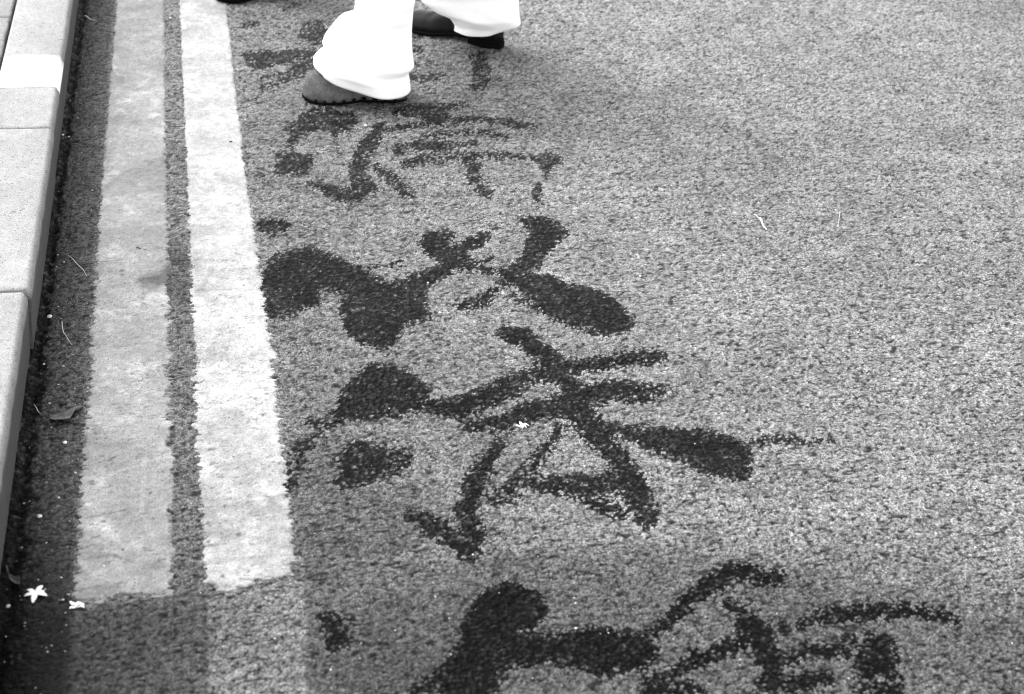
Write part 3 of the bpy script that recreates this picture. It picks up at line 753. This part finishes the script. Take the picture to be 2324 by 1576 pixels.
mesh_obj('body', Vb, Fb, simple('dark_sock', .03), pr)

# second person: only the edge of a black shoe reaches the photo
t2, h2 = G(500, -50), G(640, -6)
t2, h2 = G(490, 5), G(655, -19)
p2 = empty('person', (float(h2[0]), float(h2[1]), 0))
tag(p2, 'person almost out of view, only a black shoe edge over the white line', 'person')
shoe(p2, t2, h2, .112, (M_BLACK, M_SOLE), 0, .2, sgn, .08, .02, None)
c2 = h2 + (t2 - h2) * .25
off = np.array([p2.location.x, p2.location.y, 0])
v_, f_ = tube([((c2[0], c2[1], .07), .085), ((c2[0], c2[1], .3), .082), ((c2[0], c2[1], .6), .09), ((c2[0] + .05, c2[1], .9), .10)])
mesh_obj('trouser_leg', v_, f_, M_DARKCLOTH, p2)

# ------------------------------------------------------------------ small things lying about
def hgt(x, y): return float(road_h(np.array([x]), np.array([y]))[0][0])
def GG(u, v):
    p = G(u, v); return np.array((p[0], p[1], hgt(p[0], p[1])))
def strand(name, pts, r, mat, label, cat, lift=.003, group=None, z0=None):
    P = [G(u, v, z0 or 0) for u, v in pts]
    base = P[0].copy()
    V = []; F = []; n = 8
    Pn = []
    for i in range(len(P) - 1):
        for k in range(5): Pn.append(P[i] + (P[i + 1] - P[i]) * k / 5)
    Pn.append(P[-1]); K = len(Pn)
    Pn = [sum(Pn[max(0, min(K - 1, i + j))] for j in (-2, -1, 0, 1, 2)) / 5 for i in range(K)]
    for k, p in enumerate(Pn):
        d = nrm(Pn[min(k + 1, K - 1)] - Pn[max(k - 1, 0)]); sdv = np.array((-d[1], d[0], 0))
        rr = r * (.55 + .45 * math.sin(math.pi * min(1, .15 + k / K)))
        zz = (z0 or 0) + lift + r + .002 * math.sin(k * .8)
        for i in range(n):
            a = 2 * math.pi * i / n
            q = p + sdv * rr * math.cos(a); V.append((q[0] - base[0], q[1] - base[1], zz + rr * math.sin(a)))
    for k in range(K - 1):
        for i in range(n): F.append((k * n + i, k * n + (i + 1) % n, (k + 1) * n + (i + 1) % n, (k + 1) * n + i))
    F.append(tuple(range(n))); F.append(tuple(range((K - 1) * n, K * n)))
    o = mesh_obj(name, V, F, mat); o.location = (float(base[0]), float(base[1]), 0)
    return tag(o, label, cat, group)
strand('twig', [(190, 40), (203, 47), (216, 53)], .0024, M_STRAW, 'short pale twig in the gutter near the top left corner', 'twig', .004)
strand('grass_stem', [(141, 731), (142.5, 754), (150, 769), (166, 789)], .0009, M_STRAW, 'curved dry grass stem, the lower one in the gutter', 'stem', .004, 'dry stems in the gutter')
strand('grass_stem', [(152.5, 583), (175, 601), (190, 619), (199, 632)], .0008, M_STRAW, 'straight dry grass stem with a pale tip, the upper one in the gutter', 'stem', .004, 'dry stems in the gutter')
strand('straw', [(1722, 497), (1730, 511), (1740, 529)], .0019, M_STRAW2, 'bright white bit of straw on the open asphalt at right', 'straw', .003)
strand('straw', [(1709, 489), (1724, 500)], .0008, M_STRAW2, 'hair-thin pale fibre touching the bright straw', 'straw', .003)
strand('straw', [(1906, 478), (1904, 500), (1901, 519)], .0007, M_STRAW, 'thin pale upright fibre right of the bright straw', 'straw', .003)
strand('twig', [(307, 567), (322, 569), (334, 573)], .0011, M_DCHIP, 'tiny dark twig on the greyer line', 'twig', .003)
strand('grass_stem', [(76, 922), (86, 935), (94, 948)], .0008, M_STRAW, 'faint dry stem by the kerb above the dead leaf', 'stem', .004, 'dry stems in the gutter')
strand('twig', [(17, 866.0), (40, 862), (60, 860)][0:0] or [(21, 486), (36, 481), (60, 475)], .0006, M_LEAF, 'fine dark hair lying on the kerb top', 'fibre', .0005, None, KZ)

def flower(u, v, size, ang, petals, label, crumple=0.0, lift=.004):
    c = GG(u, v); root = empty('flower', (c[0], c[1], 0)); tag(root, label, 'flower', 'fallen white flowers')
    z0 = c[2] + lift
    for k, (pa_, pl) in enumerate(petals):
        a = ang + math.radians(pa_); L = size * pl; V = []; F = []
        nl, nw = 8, 4
        for i in range(nl + 1):
            t = i / nl; w = L * .20 * (math.sin(math.pi * min(1, t * .80 + .14)) ** .8) * (1 - .5 * max(0, t - .75))
            for j in range(nw + 1):
                s_ = j / nw * 2 - 1
                x = L * t; y = s_ * w; z = z0 + .15 * L * math.sin(math.pi * t * .9) + .25 * w * abs(s_) + crumple * L * .2 * math.sin(5 * t + k)
                V.append((x * math.cos(a) - y * math.sin(a), x * math.sin(a) + y * math.cos(a), z))
        m = nw + 1
        for i in range(nl):
            for j in range(nw): F.append((i * m + j, i * m + j + 1, (i + 1) * m + j + 1, (i + 1) * m + j))
        o = mesh_obj('petal', V, F, M_PETAL, root); s2 = o.modifiers.new('t', 'SOLIDIFY'); s2.thickness = .0005
    # throat
    V = [(0, 0, z0 + .004)] + [(size * .10 * math.cos(i), size * .10 * math.sin(i), z0) for i in np.linspace(0, 2 * math.pi, 9)[:-1]]
    mesh_obj('flower_centre', V, [(0, i, i % 8 + 1) for i in range(1, 9)], M_PETAL, root)
flower(82, 1353, .0185, 0, [(20, .75), (62, 1.05), (140, .95), (192, .95), (262, 1.15), (338, 1.0)], 'open star-shaped white flower in the gutter at the bottom left')
flower(174, 1380, .0135, .3, [(0, .9), (60, .7), (120, 1.0), (200, .9), (310, 1.1)], 'crumpled white flower below the end of the greyer line', .8)
flower(1186, 975, .0145, .2, [(0, .9), (50, .6), (95, .9), (175, 1.0), (240, .7), (300, .6)], 'small crushed white flower on a crossing brush stroke', .8)

# dead leaf, curled up off the ground so that it shades the road under its near edge
def leaf(name, pts, lifts, mat, label, thick=.0006):
    P = [G(u, v) for u, v in pts]; c = sum(P) / len(P); V = []; F = []
    n = len(P); rings = 6
    for k in range(rings):
        f = 1 - k / rings
        for p, l in zip(P, lifts):
            q = c + (p - c) * f
            V.append((q[0] - c[0], q[1] - c[1], .004 + l * f * f + .0015 * math.sin(q[0] * 500 + q[1] * 260)))
    V.append((0, 0, .006))
    for k in range(rings - 1):
        for i in range(n): F.append((k * n + i, k * n + (i + 1) % n, (k + 1) * n + (i + 1) % n, (k + 1) * n + i))
    for i in range(n): F.append(((rings - 1) * n + i, (rings - 1) * n + (i + 1) % n, rings * n))
    o = mesh_obj(name, V, F, mat); o.location = (float(c[0]), float(c[1]), 0)
    m = o.modifiers.new('t', 'SOLIDIFY'); m.thickness = thick
    return tag(o, label, 'leaf', 'dead leaves in the gutter')
R6 = lambda x, y: (70.4 + .0908 * x, 886.5 + .0908 * y)
leaf('dead_leaf', [R6(*p) for p in ((480, 650), (660, 640), (830, 600), (960, 540), (1120, 430), (1280, 420), (1270, 520), (1120, 590), (1040, 690), (990, 860), (800, 900), (600, 900), (490, 880), (460, 760))],
     (.001, .001, .001, .001, .001, .002, .004, .007, .003, .010, .013, .013, .011, .004), M_LEAF, 'curled dry leaf lying beside the greyer line, half way down the gutter')
R5 = lambda x, y: (.1518 * x, 1196.2 + .1518 * y)
leaf('dead_leaf', [R5(*p) for p in ((135, 745), (170, 775), (230, 790), (290, 800), (300, 850), (310, 900), (260, 912), (190, 875), (145, 815))], (.004,) * 9, M_LEAF, 'small torn leaf scrap in the dark corner between kerb and star-shaped flower')
strand('grass_stem', [R5(100, 600), R5(118, 680), R5(138, 750)], .0009, M_LEAF, 'forked grey stalk against the kerb above the torn leaf scrap', 'stem', .004, 'dry stems in the gutter')

def pebble(u, v, rpx, mat, label, group, flat=.6, seed=0):
    c = GG(u, v); r = rpx / (FOC / np.linalg.norm(c - LOC)); rg = random.Random(seed); V = []; F = []
    for k in range(7):
        la = math.pi * (k / 6 - .5)
        for i in range(10):
            lo = 2 * math.pi * i / 10; q = r * (1 + .18 * rg.uniform(-1, 1))
            V.append((q * math.cos(la) * math.cos(lo), q * math.cos(la) * math.sin(lo), c[2] + r * flat + q * flat * math.sin(la)))
    for k in range(6):
        for i in range(10): F.append((k * 10 + i, k * 10 + (i + 1) % 10, (k + 1) * 10 + (i + 1) % 10, (k + 1) * 10 + i))
    o = mesh_obj('pebble', V, F, mat); o.location = (float(c[0]), float(c[1]), 0); tag(o, label, 'pebble', group)
PB = [(148, 1010, 4.6, 'round bright white pebble in the gutter below the curled leaf'), (113, 723, 5.5, 'pale pebble close to the kerb beside the curved stem'), (91, 1177, 5, 'white chip in the dark lower gutter above the star-shaped flower'),
      (18, 1373, 4.5, 'white chip at the very corner left of the star-shaped flower'), (387, 44, 2.6, 'white pebble in the gap between the lines near the top'), (829, 286, 3.6, 'white pebble below the grey shoe'),
      (143, 310, 3.0, 'left white pebble of a close pair at the kerb foot'), (156, 310, 2.4, 'right white pebble of a close pair at the kerb foot'), (100, 830, 2.6, 'tiny white chip at the kerb foot below the pale pebble'), (971, 646, 2.6, 'tiny white chip beside the bold dark character'),
      (998, 714, 3.4, 'oval white chip below the bold dark character'), (1141, 670, 3.4, 'white chip left of the leaf-shaped stroke'), (1452, 630, 2.6, 'white chip right above the leaf-shaped stroke')]
for i, (u, v, r, lb) in enumerate(PB): pebble(u, v, r, M_CHIP, lb, 'pale pebbles', .55, i)
pebble(524, 325, 3.6, M_DCHIP, 'black pebble on the brighter white line', 'dark pebbles', .5, 51)
pebble(144, 917, 7.5, M_DCHIP, 'flat black pebble in the gutter just above the curled leaf', 'dark pebbles', .3, 52)

# grit nobody could count: pale and dark grains scattered over the road
def grit(name, n, mat, rmin, rmax, fn, label):
    V = []; F = []; rg = np.random.default_rng(n)
    k = 0
    while k < n:
        u, v = rg.uniform(-20, 2340), rg.uniform(-30, 1600)
        if not fn(u, v, rg): continue
        c = G(u, v)
        if c[0] < KB + .004: continue
        z = hgt(c[0], c[1]); r = rg.uniform(rmin, rmax); b = len(V)
        if r > rmax * .9: r *= 1.4
        a0 = rg.uniform(0, 3.1); e = rg.uniform(.5, 1)
        for i in range(6):
            a = i * math.pi / 3; x, y = r * math.cos(a), r * e * math.sin(a)
            V.append((c[0] + x * math.cos(a0) - y * math.sin(a0), c[1] + x * math.sin(a0) + y * math.cos(a0), z - .0002))
        V.append((c[0], c[1], z + r * .6)); F += [(b + i, b + (i + 1) % 6, b + 6) for i in range(6)]
        k += 1
    o = mesh_obj(name, V, F, mat, None, False); tag(o, label, 'grit', None, 'stuff')
grit('grit', 750, M_CHIP, .0006, .0016, lambda u, v, r: u > 560 or v < 1350 and r.random() < .5, 'pale grains of grit scattered over the asphalt')
grit('grit', 420, M_DCHIP, .0008, .0028, lambda u, v, r: u < 265 - .07 * v, 'dark crumbs lying in the gutter strip')
grit('grit', 160, M_STRAW, .0007, .0021, lambda u, v, r: u < 265 - .07 * v, 'pale crumbs and petal bits lying in the gutter strip')
grit('grit', 300, M_DCHIP, .0007, .0017, lambda u, v, r: r.random() < (1 if u < 700 else .4), 'dark grains scattered over lines and asphalt')
print('verts', sum(len(m.vertices) for m in bpy.data.meshes), 'polys', sum(len(m.polygons) for m in bpy.data.meshes))
